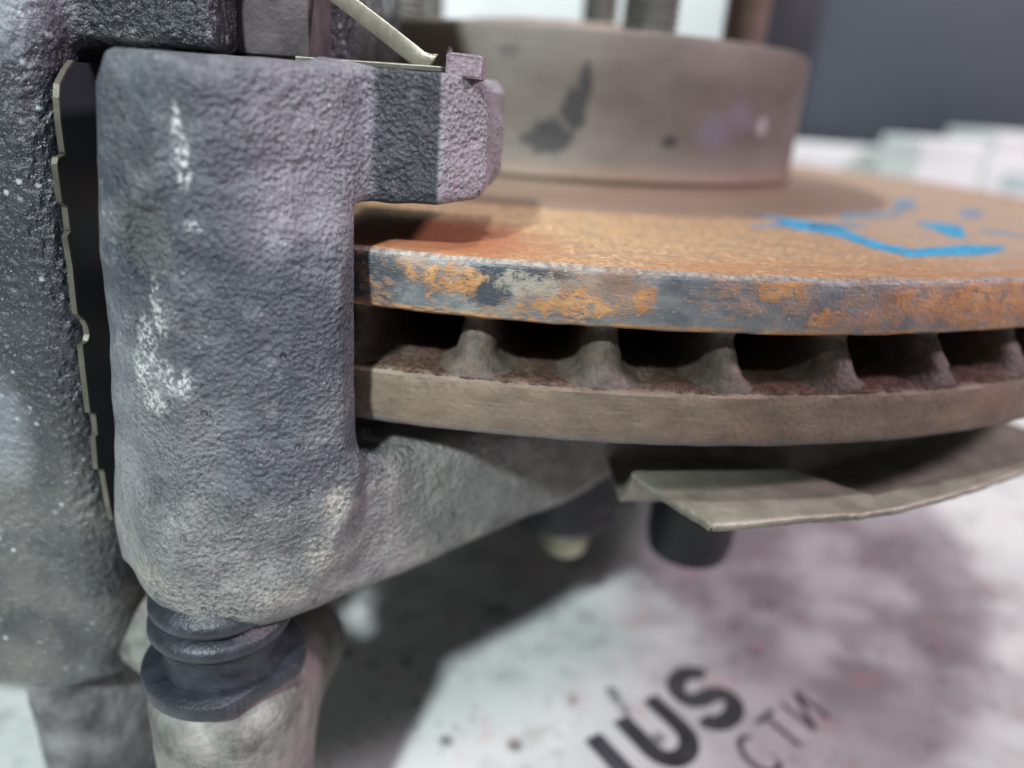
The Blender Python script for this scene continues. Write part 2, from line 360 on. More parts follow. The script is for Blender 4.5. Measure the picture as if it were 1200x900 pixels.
def mat_disc_top():
    q = M('rusty_swept_face'); pv = q.polar(); r = q.sep(pv, 1); st = q.scale(pv, (.25, 1.2, 1)); a = q.sep(pv, 0)
    n1 = q.noise(.95, 5, .68); n2 = q.noise(4, 6, .72); n3 = q.noise(1.8, 3, .6, st)
    col = q.ramp(q.math('ADD', q.mul(n1, .85), q.mul(n3, .15)), [(.33, (.11, .055, .026)), (.43, (.27, .145, .062)), (.52, (.41, .275, .145)), (.66, (.54, .42, .265))])
    col = q.mix(q.mul(q.step(n2, .46, .58), .7), col, q.mix(q.noise(3, 4, .65), (.13, .080, .050), (.36, .27, .18)))
    col = q.mix(q.mul(q.step(a, 45, 85), .5), col, (.34, .29, .245))                       # weaker light to the far right painted in as a duller brown
    fresh = q.mul(q.step(r, 127, 136), q.step(q.noise(4, 4, .65, st), .40, .56)); col = q.mix(q.mul(fresh, .6), col, (.33, .15, .062))
    red = q.blob((-16, 128, 0), (16, 13, 5), .5, .4, 4, pv); col = q.mix(q.mul(red, .85), col, (.26, .085, .035))  # reddish shade below the lug painted into the rust
    dk = q.step(q.noise(.8, 3, .6), .60, .72); col = q.mix(q.mul(dk, .5), col, (.09, .055, .035))
    inner = q.step(r, 91.5, 88.5); col = q.mix(inner, col, q.ramp(q.noise(5, 4, .6, st), [(.3, (.20, .175, .145)), (.7, (.29, .255, .215))]))
    edge = q.step(q.math('ADD', r, q.mul(q.math('SUBTRACT', q.noise(1.2, 4, .65, st), .5), 1.6)), 138.95, 139.3)
    col = q.mix(q.mul(edge, .92), col, q.ramp(q.noise(.9, 3, .6), [(.35, (.15, .125, .10)), (.65, (.34, .32, .28))]))
    nrm = q.bump(q.math('ADD', q.noise(.7, 4, .65), q.mul(n3, .5)), .4, .7); nrm = q.bump(q.noise(.7, 2, .5, q.scale(pv, (.03, 1, 1))), .25, .5, nrm)
    return q.done(col, q.math('SUBTRACT', .78, q.mul(edge, .3)), nrm, spec=.35)
def mat_rim_lower():
    q = M('brown_rim_steel'); pv = q.polar(); s = q.scale(pv, (.6, 1, 1.1)); z = q.sep(pv, 2)
    col = q.ramp(q.noise(4, 5, .6, s), [(.3, (.115, .086, .062)), (.5, (.165, .125, .090)), (.7, (.205, .162, .122))])
    bl = q.mul(q.step(q.math('ADD', z, q.mul(q.noise(2, 3, .6, s), 2.4)), -20.0, -20.9), .7); col = q.mix(bl, col, (.15, .155, .165))
    col = q.mix(q.mul(q.step(q.noise(1.0, 6, .75), .52, .66), .5), col, (.075, .055, .042)); col = q.mix(q.mul(q.step(q.noise(.5, 3, .6, q.scale(pv, (.06, 1, 1.5))), .54, .70), .35), col, (.26, .215, .165))
    col = q.mix(q.mul(q.mul(q.step(q.vor(1.1), .12, .03), q.step(q.noise(3, 3, .6), .5, .62)), .7), col, (.5, .45, .36))
    col = q.mix(q.mul(q.step(q.noise(6, 4, .6, s), .54, .68), .35), col, (.22, .14, .08))
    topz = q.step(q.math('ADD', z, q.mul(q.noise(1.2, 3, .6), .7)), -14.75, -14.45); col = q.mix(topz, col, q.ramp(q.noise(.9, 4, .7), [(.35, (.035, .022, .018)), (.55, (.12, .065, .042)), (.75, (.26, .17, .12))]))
    nrm = q.bump(q.math('ADD', q.noise(.6, 3, .6), q.mul(q.noise(.8, 2, .5, q.scale(pv, (.3, 1, 1.6))), .3)), .3, .6); nrm = q.bump(q.mul(q.noise(.9, 4, .7), topz), .9, 1.0, nrm)
    return q.done(col, .66, nrm, spec=.35)
def mat_vane():
    q = M('vane_iron')
    col = q.ramp(q.noise(1.6, 4, .6), [(.3, (.058, .046, .036)), (.55, (.108, .088, .070)), (.8, (.165, .142, .118))])
    col = q.mix(q.mul(q.step(q.noise(2.5, 3, .6), .52, .66), .55), col, (.14, .085, .055))
    return q.done(col, .6, q.bump(q.noise(.6, 3, .6), .4, .7), spec=.4)
def mat_hat():
    q = M('hat_iron'); pv = q.polar(65.4); s = q.scale(pv, (.5, 1, 1))
    col = q.ramp(q.noise(14, 4, .6, s), [(.3, (.095, .080, .063)), (.55, (.135, .116, .097)), (.8, (.185, .162, .142))])
    def hb(px, py, rx, rz, **k): P = on_cyl(px, py, 65.4); return q.blob((math.atan2(P[0], -P[1])*65.4, 65.4, P[2]), (rx, 40, rz), vec=pv, **k)
    dark = q.mx(hb(645, 160, 4.2, 3.8, edge=.3, amp=.5, size=3), hb(672, 128, 2.6, 4.2, edge=.3, amp=.5, size=3), hb(686, 98, 1.4, 4.0, edge=.35, amp=.4, size=3), hb(625, 163, 3.0, 1.4, edge=.4, amp=.4), hb(785, 167, 1.9, 1.2, edge=.4, amp=.4), q.mul(hb(596, 60, 2.2, 1.5, edge=.6, amp=.4), .5))
    col = q.mix(q.mul(dark, .88), col, (.022, .022, .024))
    vio = q.mx(hb(838, 155, 4.6, 3.2, edge=.5, amp=.6, size=3), hb(868, 138, 4.0, 3.0, edge=.5, amp=.6, size=3)); col = q.mix(q.mul(vio, .6), col, (.17, .15, .20))
    pale = hb(893, 148, 2.2, 1.8, edge=.5, amp=.6, size=2); col = q.mix(q.mul(pale, .7), col, (.42, .38, .38))
    rst = q.mul(q.step(q.sep(pv, 2), 7.5, 3.5), .6); col = q.mix(rst, col, (.21, .135, .085))
    col = q.mix(q.mul(q.step(q.noise(1.6, 5, .7), .50, .70), .3), col, (.075, .062, .052))
    nrm = q.bump(q.noise(1.0, 3, .6), .35, .5); nrm = q.bump(q.noise(.6, 2, .5, q.scale(pv, (.03, 1, 1))), .2, .6, nrm)
    return q.done(col, .58, nrm, spec=.4)
def mat_simple(name, a, b, size, rough=.6, bump=.3, bsize=None, metal=0, spec=.5, **k):
    q = M(name); return q.done(q.ramp(q.noise(size, 4, .6), [(.3, a), (.7, b)]), rough, q.bump(q.noise(bsize or size/3, 3, .6), bump, .7) if bump else None, metal, spec, **k)
def mat_marker():
    q = M('blue_marker'); f = q.noise(.9, 3, .6)
    q.m.node_tree  # worn paint: bare metal shows through in flecks
    q.put(q.b.inputs['Alpha'], q.mul(q.step(f, .34, .50), q.step(q.noise(4, 4, .7), .30, .46)))
    return q.done(q.ramp(q.noise(3, 3), [(.3, (.015, .24, .46)), (.7, (.05, .38, .60))]), .6, None, 0, .3)
def mat_marker_faint():
    q = M('faded_blue_marker'); f = q.noise(1.2, 3, .6)
    q.put(q.b.inputs['Alpha'], q.mul(q.step(f, .42, .56), .75))
    return q.done((.08, .32, .55), .6, None, 0, .3)
def mat_sheet():
    q = M('printed_sheet')
    col = q.ramp(q.noise(45, 4, .6), [(.3, (.45, .48, .46)), (.7, (.60, .62, .59))])
    gr = q.mul(q.step(q.noise(11, 5, .7), .53, .70), .55); col = q.mix(gr, col, (.26, .28, .25))
    sp = q.mul(q.step(q.vor(8.5), .27, .10), q.step(q.noise(26, 3, .6), .46, .58)); col = q.mix(q.mul(sp, .8), col, (.06, .065, .06))
    sp2 = q.mul(q.step(q.vor(4.0), .22, .09), q.step(q.noise(20, 3, .6, dist=.5), .48, .6)); col = q.mix(q.mul(sp2, .65), col, (.10, .10, .085))
    oil = q.mul(q.step(q.noise(26, 3, .55), .34, .60), q.blob((85, -45, -H), (56, 54, 30), .5, .5, 14)); col = q.mix(q.mul(oil, .7), col, (.15, .125, .135))  # grease mottling, darkened further to put the mauve shadow into the colour
    mottle = q.mul(q.step(q.noise(9, 4, .65), .46, .62), q.blob((0, -55, -H), (60, 35, 30), .5, .5, 14)); col = q.mix(q.mul(mottle, .4), col, (.12, .115, .12))  # random darker blotches around the middle of the sheet
    red = q.mul(q.step(q.noise(13, 3, .6), .60, .68), .35); col = q.mix(red, col, (.45, .25, .25))
    return q.done(col, .5, q.bump(q.noise(14, 3, .5), 1.2, .3), spec=.35)

MAT = dict(bracket=mat_bracket(), caliper=mat_caliper(), ear=mat_ear(), lower=mat_lower(), rim_upper=mat_rim_upper(), top=mat_disc_top(), rim_lower=mat_rim_lower(), vane=mat_vane(), hat=mat_hat(),
    marker=mat_marker(), faint=mat_marker_faint(), sheet=mat_sheet(),
    rubber=mat_simple('black_rubber', (.007, .009, .012), (.028, .032, .040), 3, .44, .2, .6, spec=.4),
    clip=mat_simple('clip_steel', (.08, .075, .06), (.17, .16, .13), 4, .45, .1, metal=.7),
    spring=mat_simple('spring_steel', (.30, .275, .21), (.45, .41, .33), 3, .38, .1, metal=.75),
    tab=mat_simple('crusted_tab', (.12, .085, .10), (.32, .25, .28), .9, .75, .6, .5),
    shield=mat_simple('olive_zinc_sheet', (.17, .165, .125), (.31, .30, .24), 5, .5, .2, 1.2, metal=.25),
    zinc=mat_simple('yellow_zinc', (.20, .20, .13), (.36, .35, .25), 3, .45, .2, metal=.4),
    stud=mat_simple('dull_stud', (.13, .13, .115), (.24, .24, .215), 3, .45, .1, metal=.4),
    stud_cu=mat_simple('coppery_stud', (.17, .125, .10), (.28, .21, .175), 3, .5, .1, metal=.4),
    hub=mat_simple('hub_rust', (.14, .095, .07), (.27, .20, .155), 6, .65, .3),
    brown=mat_simple('brown_face', (.050, .042, .045), (.115, .095, .095), 4, .5, .25, 1),
    ink=mat_simple('dark_ink', (.020, .022, .028), (.065, .066, .072), 6, .5, 0),
    ink2=mat_simple('grey_ink', (.045, .045, .048), (.12, .12, .12), 4, .5, 0),
    table=mat_simple('bench_top', (.40, .41, .40), (.48, .49, .48), 60, .6, .1),
    wall=mat_simple('white_wall', (.80, .84, .85), (.88, .90, .90), 200, .8, 0),
    board=mat_simple('slate_board', (.060, .080, .098), (.070, .092, .112), 120, .55, 0),
    frame=mat_simple('board_frame', (.016, .018, .024), (.026, .028, .036), 60, .5, 0),
    card=mat_simple('white_card', (.66, .72, .69), (.80, .84, .82), 70, .6, .2, 20),
    cardmark=mat_simple('green_card_print', (.40, .56, .53), (.50, .64, .60), 20, .6, 0))

# ================================================================ the setting
V, F = box_vf(-900, 1100, -420, 1050, -H-30, -H-.6, 2); tag(mesh_obj('table', V, F, MAT['table'], auto=30), kind='structure', label='plain grey workbench top under the printed sheet')
V, F = box_vf(-1600, 1600, 1120, 1150, -H-700, 900, 0); tag(mesh_obj('wall', V, F, MAT['wall'], smooth=False), kind='structure', label='plain bright white wall behind the bench')

sheet = empty('printed_sheet', (0, 0, -H), 'dirty white printed sheet with big dark letters spread under the brake parts', 'sheet')
n = 60; xs = np.linspace(-500, 620, n); ys = np.linspace(-340, 420, n); XX, YY = np.meshgrid(xs, ys, indexing='ij')
top = np.stack([XX, YY, np.full_like(XX, -H)], -1).reshape(-1, 3); bot = top-np.array([0, 0, .55])
Fq = [(i*n+j, (i+1)*n+j, (i+1)*n+j+1, i*n+j+1) for i in range(n-1) for j in range(n-1)]
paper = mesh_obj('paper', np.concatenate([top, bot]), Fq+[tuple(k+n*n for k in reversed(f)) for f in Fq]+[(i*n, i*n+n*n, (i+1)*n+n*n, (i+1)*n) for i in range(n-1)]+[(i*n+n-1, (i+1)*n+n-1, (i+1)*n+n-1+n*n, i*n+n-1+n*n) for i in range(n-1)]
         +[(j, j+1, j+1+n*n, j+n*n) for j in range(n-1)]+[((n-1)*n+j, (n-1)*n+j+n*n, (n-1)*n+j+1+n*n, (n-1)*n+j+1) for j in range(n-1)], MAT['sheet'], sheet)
def stroke(pts, width, name, mat, parent, closed=False):
    """flat inked stroke of constant width through 2-D points"""
    P = np.array(pts, float); n = len(P); T = np.gradient(P, axis=0); T /= np.linalg.norm(T, axis=1)[:, None]; N = np.stack([-T[:, 1], T[:, 0]], 1)
    L = P+N*width/2; Rr = P-N*width/2
    V = np.concatenate([np.c_[L, np.full(n, -H+.06)], np.c_[Rr, np.full(n, -H+.06)]])
    return V, [(i, i+1, n+i+1, n+i) for i in range(n-1)]
def letter(strokes, origin, rot, size, width, name, mat, shear=.12):
    c, s = math.cos(rot), math.sin(rot); VV = []; FF = []; k = 0
    for idx, st in enumerate(strokes):
        P = np.array(st, float)*size; P[:, 0] += P[:, 1]*shear
        Q = np.stack([origin[0]+P[:, 0]*c-P[:, 1]*s, origin[1]+P[:, 0]*s+P[:, 1]*c], 1)
        v, f = stroke(Q, width, name, mat, None); v[:, 2] += .01*idx; VV.append(v); FF += [tuple(i+k for i in t) for t in f]; k += len(v)
    return mesh_obj(name, np.concatenate(VV), FF, mat, paper, smooth=False)
arc = lambda cx, cy, rx, ry, a0, a1, n=14: [(cx+rx*math.cos(math.radians(a)), cy+ry*math.sin(math.radians(a))) for a in np.linspace(a0, a1, n)]
U_ = [[(-.34, 1), (-.34, .75), (-.34, .5)] + arc(0, .34, .34, .34, 180, 360) + [(.34, .5), (.34, .75), (.34, 1)]]
S_ = [arc(.02, .74, .33, .26, 5, 270) + arc(0, .24, .35, .24, 90, -185)]
I_ = [[(0, 0), (0, .5), (0, 1)]]
C_ = [arc(0, .5, .36, .5, 50, 310, 20)]
T_ = [[(-.36, 1), (0, 1), (.36, 1)], [(0, 0), (0, .5), (0, 1)]]
N_ = [[(-.33, 0), (-.33, .5), (-.33, 1)], [(-.33, .03), (0, .5), (.33, .97)], [(.33, 0), (.33, .5), (.33, 1)]]
rt = math.radians(44)
letter(U_, (37.0, -108.6), rt, 14.5, 4.3, 'letter_u', MAT['ink'])
letter(S_, (48.6, -97.6), rt, 14.5, 4.3, 'letter_s', MAT['ink'])
letter(I_, (27.2, -117.6), rt, 14.5, 4.3, 'letter_i', MAT['ink'])
letter(C_, (55.5, -110.0), rt, 9.0, 1.35, 'small_letter', MAT['ink2'])
letter(T_, (62.2, -103.2), rt, 9.0, 1.35, 'small_letter', MAT['ink2'])
letter(N_, (69.0, -96.6), rt, 9.0, 1.35, 'small_letter', MAT['ink2'])

# background: dark board and white boxes on the bench
bd = empty('slate_board', (330, 640, -H), 'tall dark slate-grey board with a blacker left edge behind the disc', 'board')
xl = on_y(888, 60, 640)[0]; xm = on_y(952, 60, 640)[0]
V, F = box_vf(xm+1, 1000, 640, 655, -H, 420, 1.5); mesh_obj('panel', V, F, MAT['board'], bd, auto=30)
V, F = box_vf(xl, xm, 634, 656, -H, 430, 2); mesh_obj('edge_strip', V, F, MAT['frame'], bd, auto=30)
def carton(px0, px1, pytop, y, depth, label, mark=None, rz=0):
    a = on_y(px0, pytop, y); b = on_y(px1, pytop, y)
    e = empty('white_carton', ((a[0]+b[0])/2, y+depth/2, -H), label, 'carton', 'white cartons behind the disc')
    V, F = box_vf(a[0], b[0], y, y+depth, -H, (a[2]+b[2])/2, 3.5, 3)
    body = mesh_obj('body', V, F, MAT['card'], e, auto=40)
    V, F = box_vf(a[0]-.6, b[0]+.6, y-.8, y+depth*.98, (a[2]+b[2])/2-14, (a[2]+b[2])/2+.8, 2.5, 3); mesh_obj('lid', V, F, MAT['card'], e, auto=40)
    if mark:
        V, F = box_vf(*mark, .3); mesh_obj('printed_band', V, F, MAT['cardmark'], e, auto=30)
    return e
carton(860, 1077, 172, 520, 90, 'low wide white carton between disc and slate board')
carton(1080, 1160, 166, 430, 80, 'small white carton standing forward of the wide one')
a = on_y(1168, 215, 470); carton(1168, 1330, 160, 470, 90, 'white carton with a pale green printed band', (a[0]+4, a[0]+70, 468.9, 470.5, a[2]-6, a[2]+10))

# ================================================================ brake disc
NS = 900
disc = empty('brake_disc', (0, 0, -22.4), 'rusty ventilated brake disc with tall central hat and blue marker scrawl', 'brake disc')
pr = [(84, 0), (84, -7.3), (100, -7.3), (134, -7.35), (138.9, -7.35), (139.75, -6.9), (140, -6.2), (140, -4.5), (140, -2.5), (140, -1.0), (139.85, -.5), (139.3, -.06), (138.2, 0), (132, 0), (120, 0), (105, 0), (92, -.25), (90, -.55)]
rn = np.zeros((len(pr), NS)); zn = np.zeros((len(pr), NS))
e1 = loop_noise(NS, [(40, .05), (160, .07), (420, .10)]); e2 = loop_noise(NS, [(30, .06), (120, .08), (300, .10)])
for i in (4, 5, 6): zn[i] = e1*(1.0 if i < 6 else .5); rn[i] = e1*.8
for i in (9, 10, 11): zn[i] = e2*.7; rn[i] = e2
V, F = lathe(pr, NS, rn=rn, zn=zn, closed=True)
up = mesh_obj('upper_ring', V, F, MAT['rim_upper'], disc, auto=35)
up.data.materials.append(MAT['top'])
zc = np.array([v.co.z for v in up.data.vertices])*1000-22.4; rad = np.array([math.hypot(v.co.x, v.co.y) for v in up.data.vertices])*1000
for p_ in up.data.polygons:
    zz = zc[list(p_.vertices)].mean(); rr = rad[list(p_.vertices)].mean()
    if zz > -.42 and rr < 139.75: p_.material_index = 1
pl = [(84, -14.9), (100, -14.9), (130, -14.9), (136, -14.85), (138.6, -14.8), (139.6, -15.0), (140, -15.5), (140, -17), (140, -19.5), (140, -21.3), (139.75, -22.0), (139.2, -22.4), (130, -22.4), (84, -22.4)]
rn = np.zeros((len(pl), NS)); zn = np.zeros((len(pl), NS))
e3 = loop_noise(NS, [(60, .10), (200, .12), (430, .12)]); e4 = loop_noise(NS, [(60, .08), (200, .14), (440, .20)])
for i in (3, 4, 5): zn[i] = e3; rn[i] = e3*.6
for i in (9, 10, 11): zn[i] = e4*.9; rn[i] = e4*1.2-.05
V, F = lathe(pl, NS, rn=rn, zn=zn, closed=True)
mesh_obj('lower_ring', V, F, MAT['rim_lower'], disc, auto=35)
# cooling vanes between the rings: one mesh, shared
nz_, nr_ = 17, 14
def vane_mesh(seed):
    rg = np.random.default_rng(seed); g0, g1 = -15.0, -7.25; zs = np.linspace(g0, g1, nz_); V = []
    rs = np.linspace(0, 1, nr_); ph_ = rg.uniform(0, 6.3, 6); lean = rg.uniform(-.35, .35); fat = rg.uniform(.88, 1.15)
    for z in zs:
        u = (z-g0)/(g1-g0)
        hw = fat*(1.9+1.1*max(0, 1-u/.75)+2.0*max(0, 1-u/.30)**2.0+2.4*max(0, (u-.72)/.28)**2.0)
        t_ = min(1, max(0, (.92-u)/.80)); rf = 135.6+3.4*t_*t_*(3-2*t_)+.5*max(0, 1-u/.2)+1.6*max(0, (u-.8)/.2)**2
        rnd = 4.2
        for sgn in (-1, 1):
            for k in range(nr_):
                if k < nr_-8: r = 86+(rf-rnd-86)*k/(nr_-8); x = hw
                else:
                    ph = (k-(nr_-8))/7*math.pi/2; r = rf-rnd+rnd*math.sin(ph); x = hw*max(math.cos(ph), 0)**.8
                nz = .05*math.sin(3.1*z+ph_[0])+.07*math.sin(1.7*x+ph_[1]+z*1.3)+.05*math.sin(4.3*x+ph_[2]-2.2*z)
                V.append((sgn*x+lean*(u-.3)+.5*nz, -r-nz*(1 if k > nr_-8 else 0), z))
    F = []; S = 2*nr_
    for i in range(nz_-1):
        for sgn in (0, 1):
            for k in range(nr_-1):
                a = i*S+sgn*nr_+k; F.append((a, a+1, a+1+S, a+S))
    return np.array(V), F
N_V = 54; step = 360/N_V; a0 = -93.15
protos = []
for k in range(N_V):
    if k < 9:
        o = mesh_obj('vane', *vane_mesh(50+k), MAT['vane'], disc); protos.append(o)
    else:
        o = protos[k % 9].copy(); COL.objects.link(o); o.parent = disc
    o.rotation_euler = (0, 0, math.radians(a0+90+k*step))
# hat
hp = [(90, -.55), (88.5, .15), (86, .5), (70, .5), (66.6, .5), (65.9, .8), (65.6, 1.8), (65.9, 2.4), (66.2, 3.0), (66.0, 3.8), (65.5, 4.6), (65.45, 12), (65.4, 22), (65.4, 29.6), (65.0, 30.9), (64.0, 31.5), (50, 31.5), (34.5, 31.5), (34, 31), (34, 24), (62, 24), (62, -20), (84, -20), (84, -.6)]
V, F = lathe(hp, 360); mesh_obj('hat', V, F, MAT['hat'], disc, auto=35)
# blue marker strokes on the top face
def patch(pts, mat):
    V = [on_z(x, y, 0) for x, y in pts]; V = np.array([(v[0], v[1], .045) for v in V])
    return mesh_obj('marker_stroke', V, [tuple(range(len(V)))], mat, up, smooth=False)
def ribbon(pts, wpx, mat):
    n = len(pts); L = []; R_ = []
    for i, (x, y) in enumerate(pts):
        w_ = wpx[i] if isinstance(wpx, (list, tuple)) else wpx
        a = on_z(x, y-w_/2, 0); b = on_z(x, y+w_/2, 0); L.append((a[0], a[1], .04)); R_.append((b[0], b[1], .04))
    return mesh_obj('marker_stroke', np.array(L+R_), [(i, i+1, n+i+1, n+i) for i in range(n-1)], mat, up, smooth=False)
ribbon([(915, 259), (935, 264), (960, 267), (985, 272), (1012, 283), (1040, 291), (1068, 297), (1100, 294.5), (1130, 293.5), (1160, 293), (1178, 291)], [9, 12, 12, 12, 10, 9, 10, 10, 13, 10, 4], MAT['marker'])
ribbon([(950, 264.5), (980, 264.5), (1015, 266)], [7, 6, 3], MAT['faint'])
ribbon([(872, 249), (895, 252), (918, 258)], [4, 5, 5], MAT['faint'])
ribbon([(880, 266), (900, 265), (920, 264)], [3, 5, 6], MAT['faint'])
patch([(1072, 261), (1100, 261.5), (1127, 265), (1133, 279), (1118, 279), (1095, 270)], MAT['marker'])
ribbon([(985, 254), (1020, 252), (1058, 250)], [6, 6, 5], MAT['faint'])
patch([(1048, 234), (1072, 233), (1073, 245), (1050, 246)], MAT['faint'])
patch([(1125, 246), (1150, 246), (1152, 255), (1128, 255)], MAT['faint'])
ribbon([(1150, 271), (1175, 273), (1200, 279)], [4, 4, 3], MAT['faint'])

# ================================================================ wheel hub with studs
hub = empty('wheel_hub', (0, 0, -20), 'brown wheel hub poking through the disc hat with threaded studs', 'wheel hub')
V, F = lathe([(0, 31.6), (24, 31.6), (25.5, 35.0), (26.5, 35.6), (28.5, 35.6), (29.4, 34.8), (29.6, 31.6), (29.6, -18), (0, -18)], 96); mesh_obj('pilot', V, F, MAT['hub'], hub, auto=35)
def stud_profile(r, z0, z1):
    out = [(0.001, z0), (r, z0)]; z = z0+.4
    while z < z1-1: out += [(r, z), (r-.75, z+.75)]; z += 1.5
    return out+[(r-.8, z1-.4), (r-1.6, z1), (0.001, z1)]
for k, a in enumerate((-68, 4, 76, 148, 220)):
    b = math.radians(a); c = (50*math.cos(b), 50*math.sin(b))
    V, F = lathe(stud_profile(6.2, 30.5, 66), 40, c); s = mesh_obj('wheel_stud', V, F, MAT['stud_cu' if k == 1 else 'stud'], hub, auto=30)

# ================================================================ caliper bracket (one casting)
g = Grid((-56, -157, -54), (34, -64, 24), .42)
xz = sd_poly(g.x[:, 0, :], g.z[0, 0][None, :], [(-44.6, 19.6), (-46.6, 16.5), (-48.0, 8), (-49.0, -4), (-50.0, -22), (-52.3, -36), (-52.0, -41.8), (-47.5, -44.8), (-39, -45.0), (-30, -45.2), (-21.5, -39), (-20.9, -29), (-20.8, 5), (-20.4, 19.4)])[:, None, :]
xy = sd_poly(g.x[:, :, 0], g.y[0, :, 0][None, :], [(-56, -145.5), (-46, -148.6), (-38.5, -151.5), (-30, -150.2), (-20.9, -146.2), (-19.2, -139.5), (-19.0, -125), (-56, -112)])[:, :, None]
d = rint(xz, xy, 3.6)
cut = (g.x+31.5)*.668-(g.y+150.3)*.744-np.clip((9.0-g.z)*.32, 0, 20)          # the upper flank slopes back to meet the lug
d = smax(d, cut, 2.5)
lxz = sd_poly(g.x[:, 0, :], g.z[0, 0][None, :], [(-26, 4.9), (-12.6, 4.8), (-8.7, 5.6), (-7.4, 7.4), (-7.4, 17.9), (-8.8, 19.5), (-26, 19.9)])[:, None, :]
lxy = sd_poly(g.x[:, :, 0], g.y[0, :, 0][None, :], [(-30, -139.0), (-12.4, -138.2), (-7.6, -132.9), (-7.0, -108), (-30, -108)])[:, :, None]
lug = rint(lxz, lxy, .6)
d = smin(d, lug, 2.0)
d = smin(d, sd_cap(g, (-8.9, -123, 9), (-8.9, -122, 13.5), 2.6), 1.5)
axy = sd_poly(g.x[:, :, 0], g.y[0, :, 0][None, :], [(-33, -151.5), (-25, -146.5), (-11.5, -134.2), (8, -113.5), (27.5, -89.5), (34, -74), (20, -66), (-8, -92), (-42, -128)])[:, :, None]
arm = rint(axy, np.abs(g.z+37.0)-10.6, 4.5)
d = smin(d, arm, 5.5)
r0 = on_y(414, 545, -143.5); r1 = on_y(398, 610, -146.5); r2 = on_y(352, 688, -147.5)
d = smin(d, np.minimum(sd_cap(g, r0, r1, .6), sd_cap(g, r1, r2, .7)), 2.5)
boss = sd_cyl(g, (-39.0, -144.0), 9.0, -45.2, -30, 3); d = smin(d, boss, 3)
slot = rint(np.sqrt(g.x**2+g.y**2)-142.6, np.abs(g.z+10.7)-16.0, 1.0)
d = smax(d, -slot, 1.4)
chip = np.clip((1.15-np.sqrt(((g.x+40.4)/3.4)**2+((g.z-.4)/4.4)**2)-.45*vnoise(g, 2.6, 5))/.12, 0, 1)*(g.y < -140)
d = d+.8*chip
d = d+.35*vnoise(g, 9, 1)+.12*vnoise(g, 2.4, 2)
V, F = surface_nets(g, d)
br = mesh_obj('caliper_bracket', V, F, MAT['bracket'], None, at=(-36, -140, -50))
tag(br, 'rough grey cast caliper bracket reaching over the rim of the disc', 'caliper bracket')

# ================================================================ caliper
calp = empty('brake_caliper', (-75, -110, -H), 'glossy black cast brake caliper behind the grey bracket', 'brake caliper')
g = Grid((-150, -152, -80), (-20, -66, 62), .75)
slab = rint(sd_poly(g.x[:, 0, :], g.z[0, 0][None, :], [(-144, 40), (-118, 57), (-56.2, 57), (-55.6, 0), (-55.6, -60), (-58.5, -68), (-64, -70.5), (-130, -72), (-145, -52)])[:, None, :], np.maximum(-(g.y+141.2-(g.x+56)*.045), g.y+72), 4.5)
bridge = sd_box(g, (-82, -105, 38.5), (43.0, 29, 18.7), 1.6)
d = smin(slab, bridge, 2.5)
d = smin(d, sd_box(g, (-60, -97, 38), (32, 15, 18), 2), 1.5)
fing = sd_cap(g, (-33.4, -113.5, 20.5), (-33.4, -113.5, 48), 5.6); d = smin(d, fing, 1.5)
slot = rint(np.sqrt(g.x**2+g.y**2)-144.5, np.abs(g.z+10)-16, 1.0); d = smax(d, -slot, 1.0)
d = d+.45*vnoise(g, 9, 11)+.22*vnoise(g, 3, 12)
V, F = surface_nets(g, d); mesh_obj('housing', V, F, MAT['caliper'], calp)
V, F = box_vf(-39.5, -30.2, -127.5, -108, 20.2, 54, .8); mesh_obj('machined_face', V, F, MAT['brown'], calp, auto=35)
# lower ear carrying the slide pin
g = Grid((-96, -170, -H-1), (-14, -84, -50), .6)
ear = sd_cyl(g, (-38.4, -145.8), 10.3, -96, -57.6, 4.5)
ear = smin(ear, sd_cap(g, (-37.5, -139, -72), on_y(352, 748, -123), 8, 7.5), 5)
web = sd_cap(g, (-40, -138, -66), (-62, -130, -61), 7, 7.5); ear = smin(ear, web, 5)
d = ear+.4*vnoise(g, 7, 21)+.12*vnoise(g, 2.5, 22)
d = smax(d, -(g.z+H+.0), 1)
V, F = surface_nets(g, d); mesh_obj('pin_ear', V, F, MAT['ear'], calp)
foot = sd_cap(g, (-71, -130, -72), (-69.5, -128.5, -H+9), 8.5, 9.5); foot = smin(foot, sd_cap(g, (-66, -122, -68), (-64, -122, -H+14), 7, 7), 5)
d = smax(foot+.5*vnoise(g, 6, 23)+.25*vnoise(g, 2.5, 24), -(g.z+H), 1)
V, F = surface_nets(g, d); mesh_obj('foot', V, F, MAT['lower'], calp)

# slide pin with rubber boot
pin = empty('slide_pin', (-38.4, -145.8, -59.5), 'black ribbed rubber boot with flat-sided flange under the bracket', 'slide pin')
bx_ = (-38.4, -145.8)
V, F = lathe([(0.01, -38), (6.0, -38), (6.2, -42.2), (9.2, -43.9), (9.9, -44.5), (10.0, -45.4), (9.5, -46.1), (8.6, -46.6), (8.65, -46.9), (9.9, -47.3), (10.4, -47.9), (10.45, -48.7), (10.0, -49.4), (9.2, -49.8), (8.9, -50.2), (8.75, -51.4), (8.7, -52.7), (8.8, -53.7), (9.2, -54.2), (9.3, -54.8), (0.01, -54.8)], 96, bx_)
V[:, 0] = bx_[0]+(V[:, 0]-bx_[0])*.87; V[:, 1] = bx_[1]+(V[:, 1]-bx_[1])*.87; V[:, 0] += .05*np.sin(V[:, 2]*1.7); V[:, 2] += .05*np.sin(np.arctan2(V[:, 1]-bx_[1], V[:, 0]-bx_[0])*2+1)
mesh_obj('rubber_boot', V, F, MAT['rubber'], pin, auto=60)
hexp = []
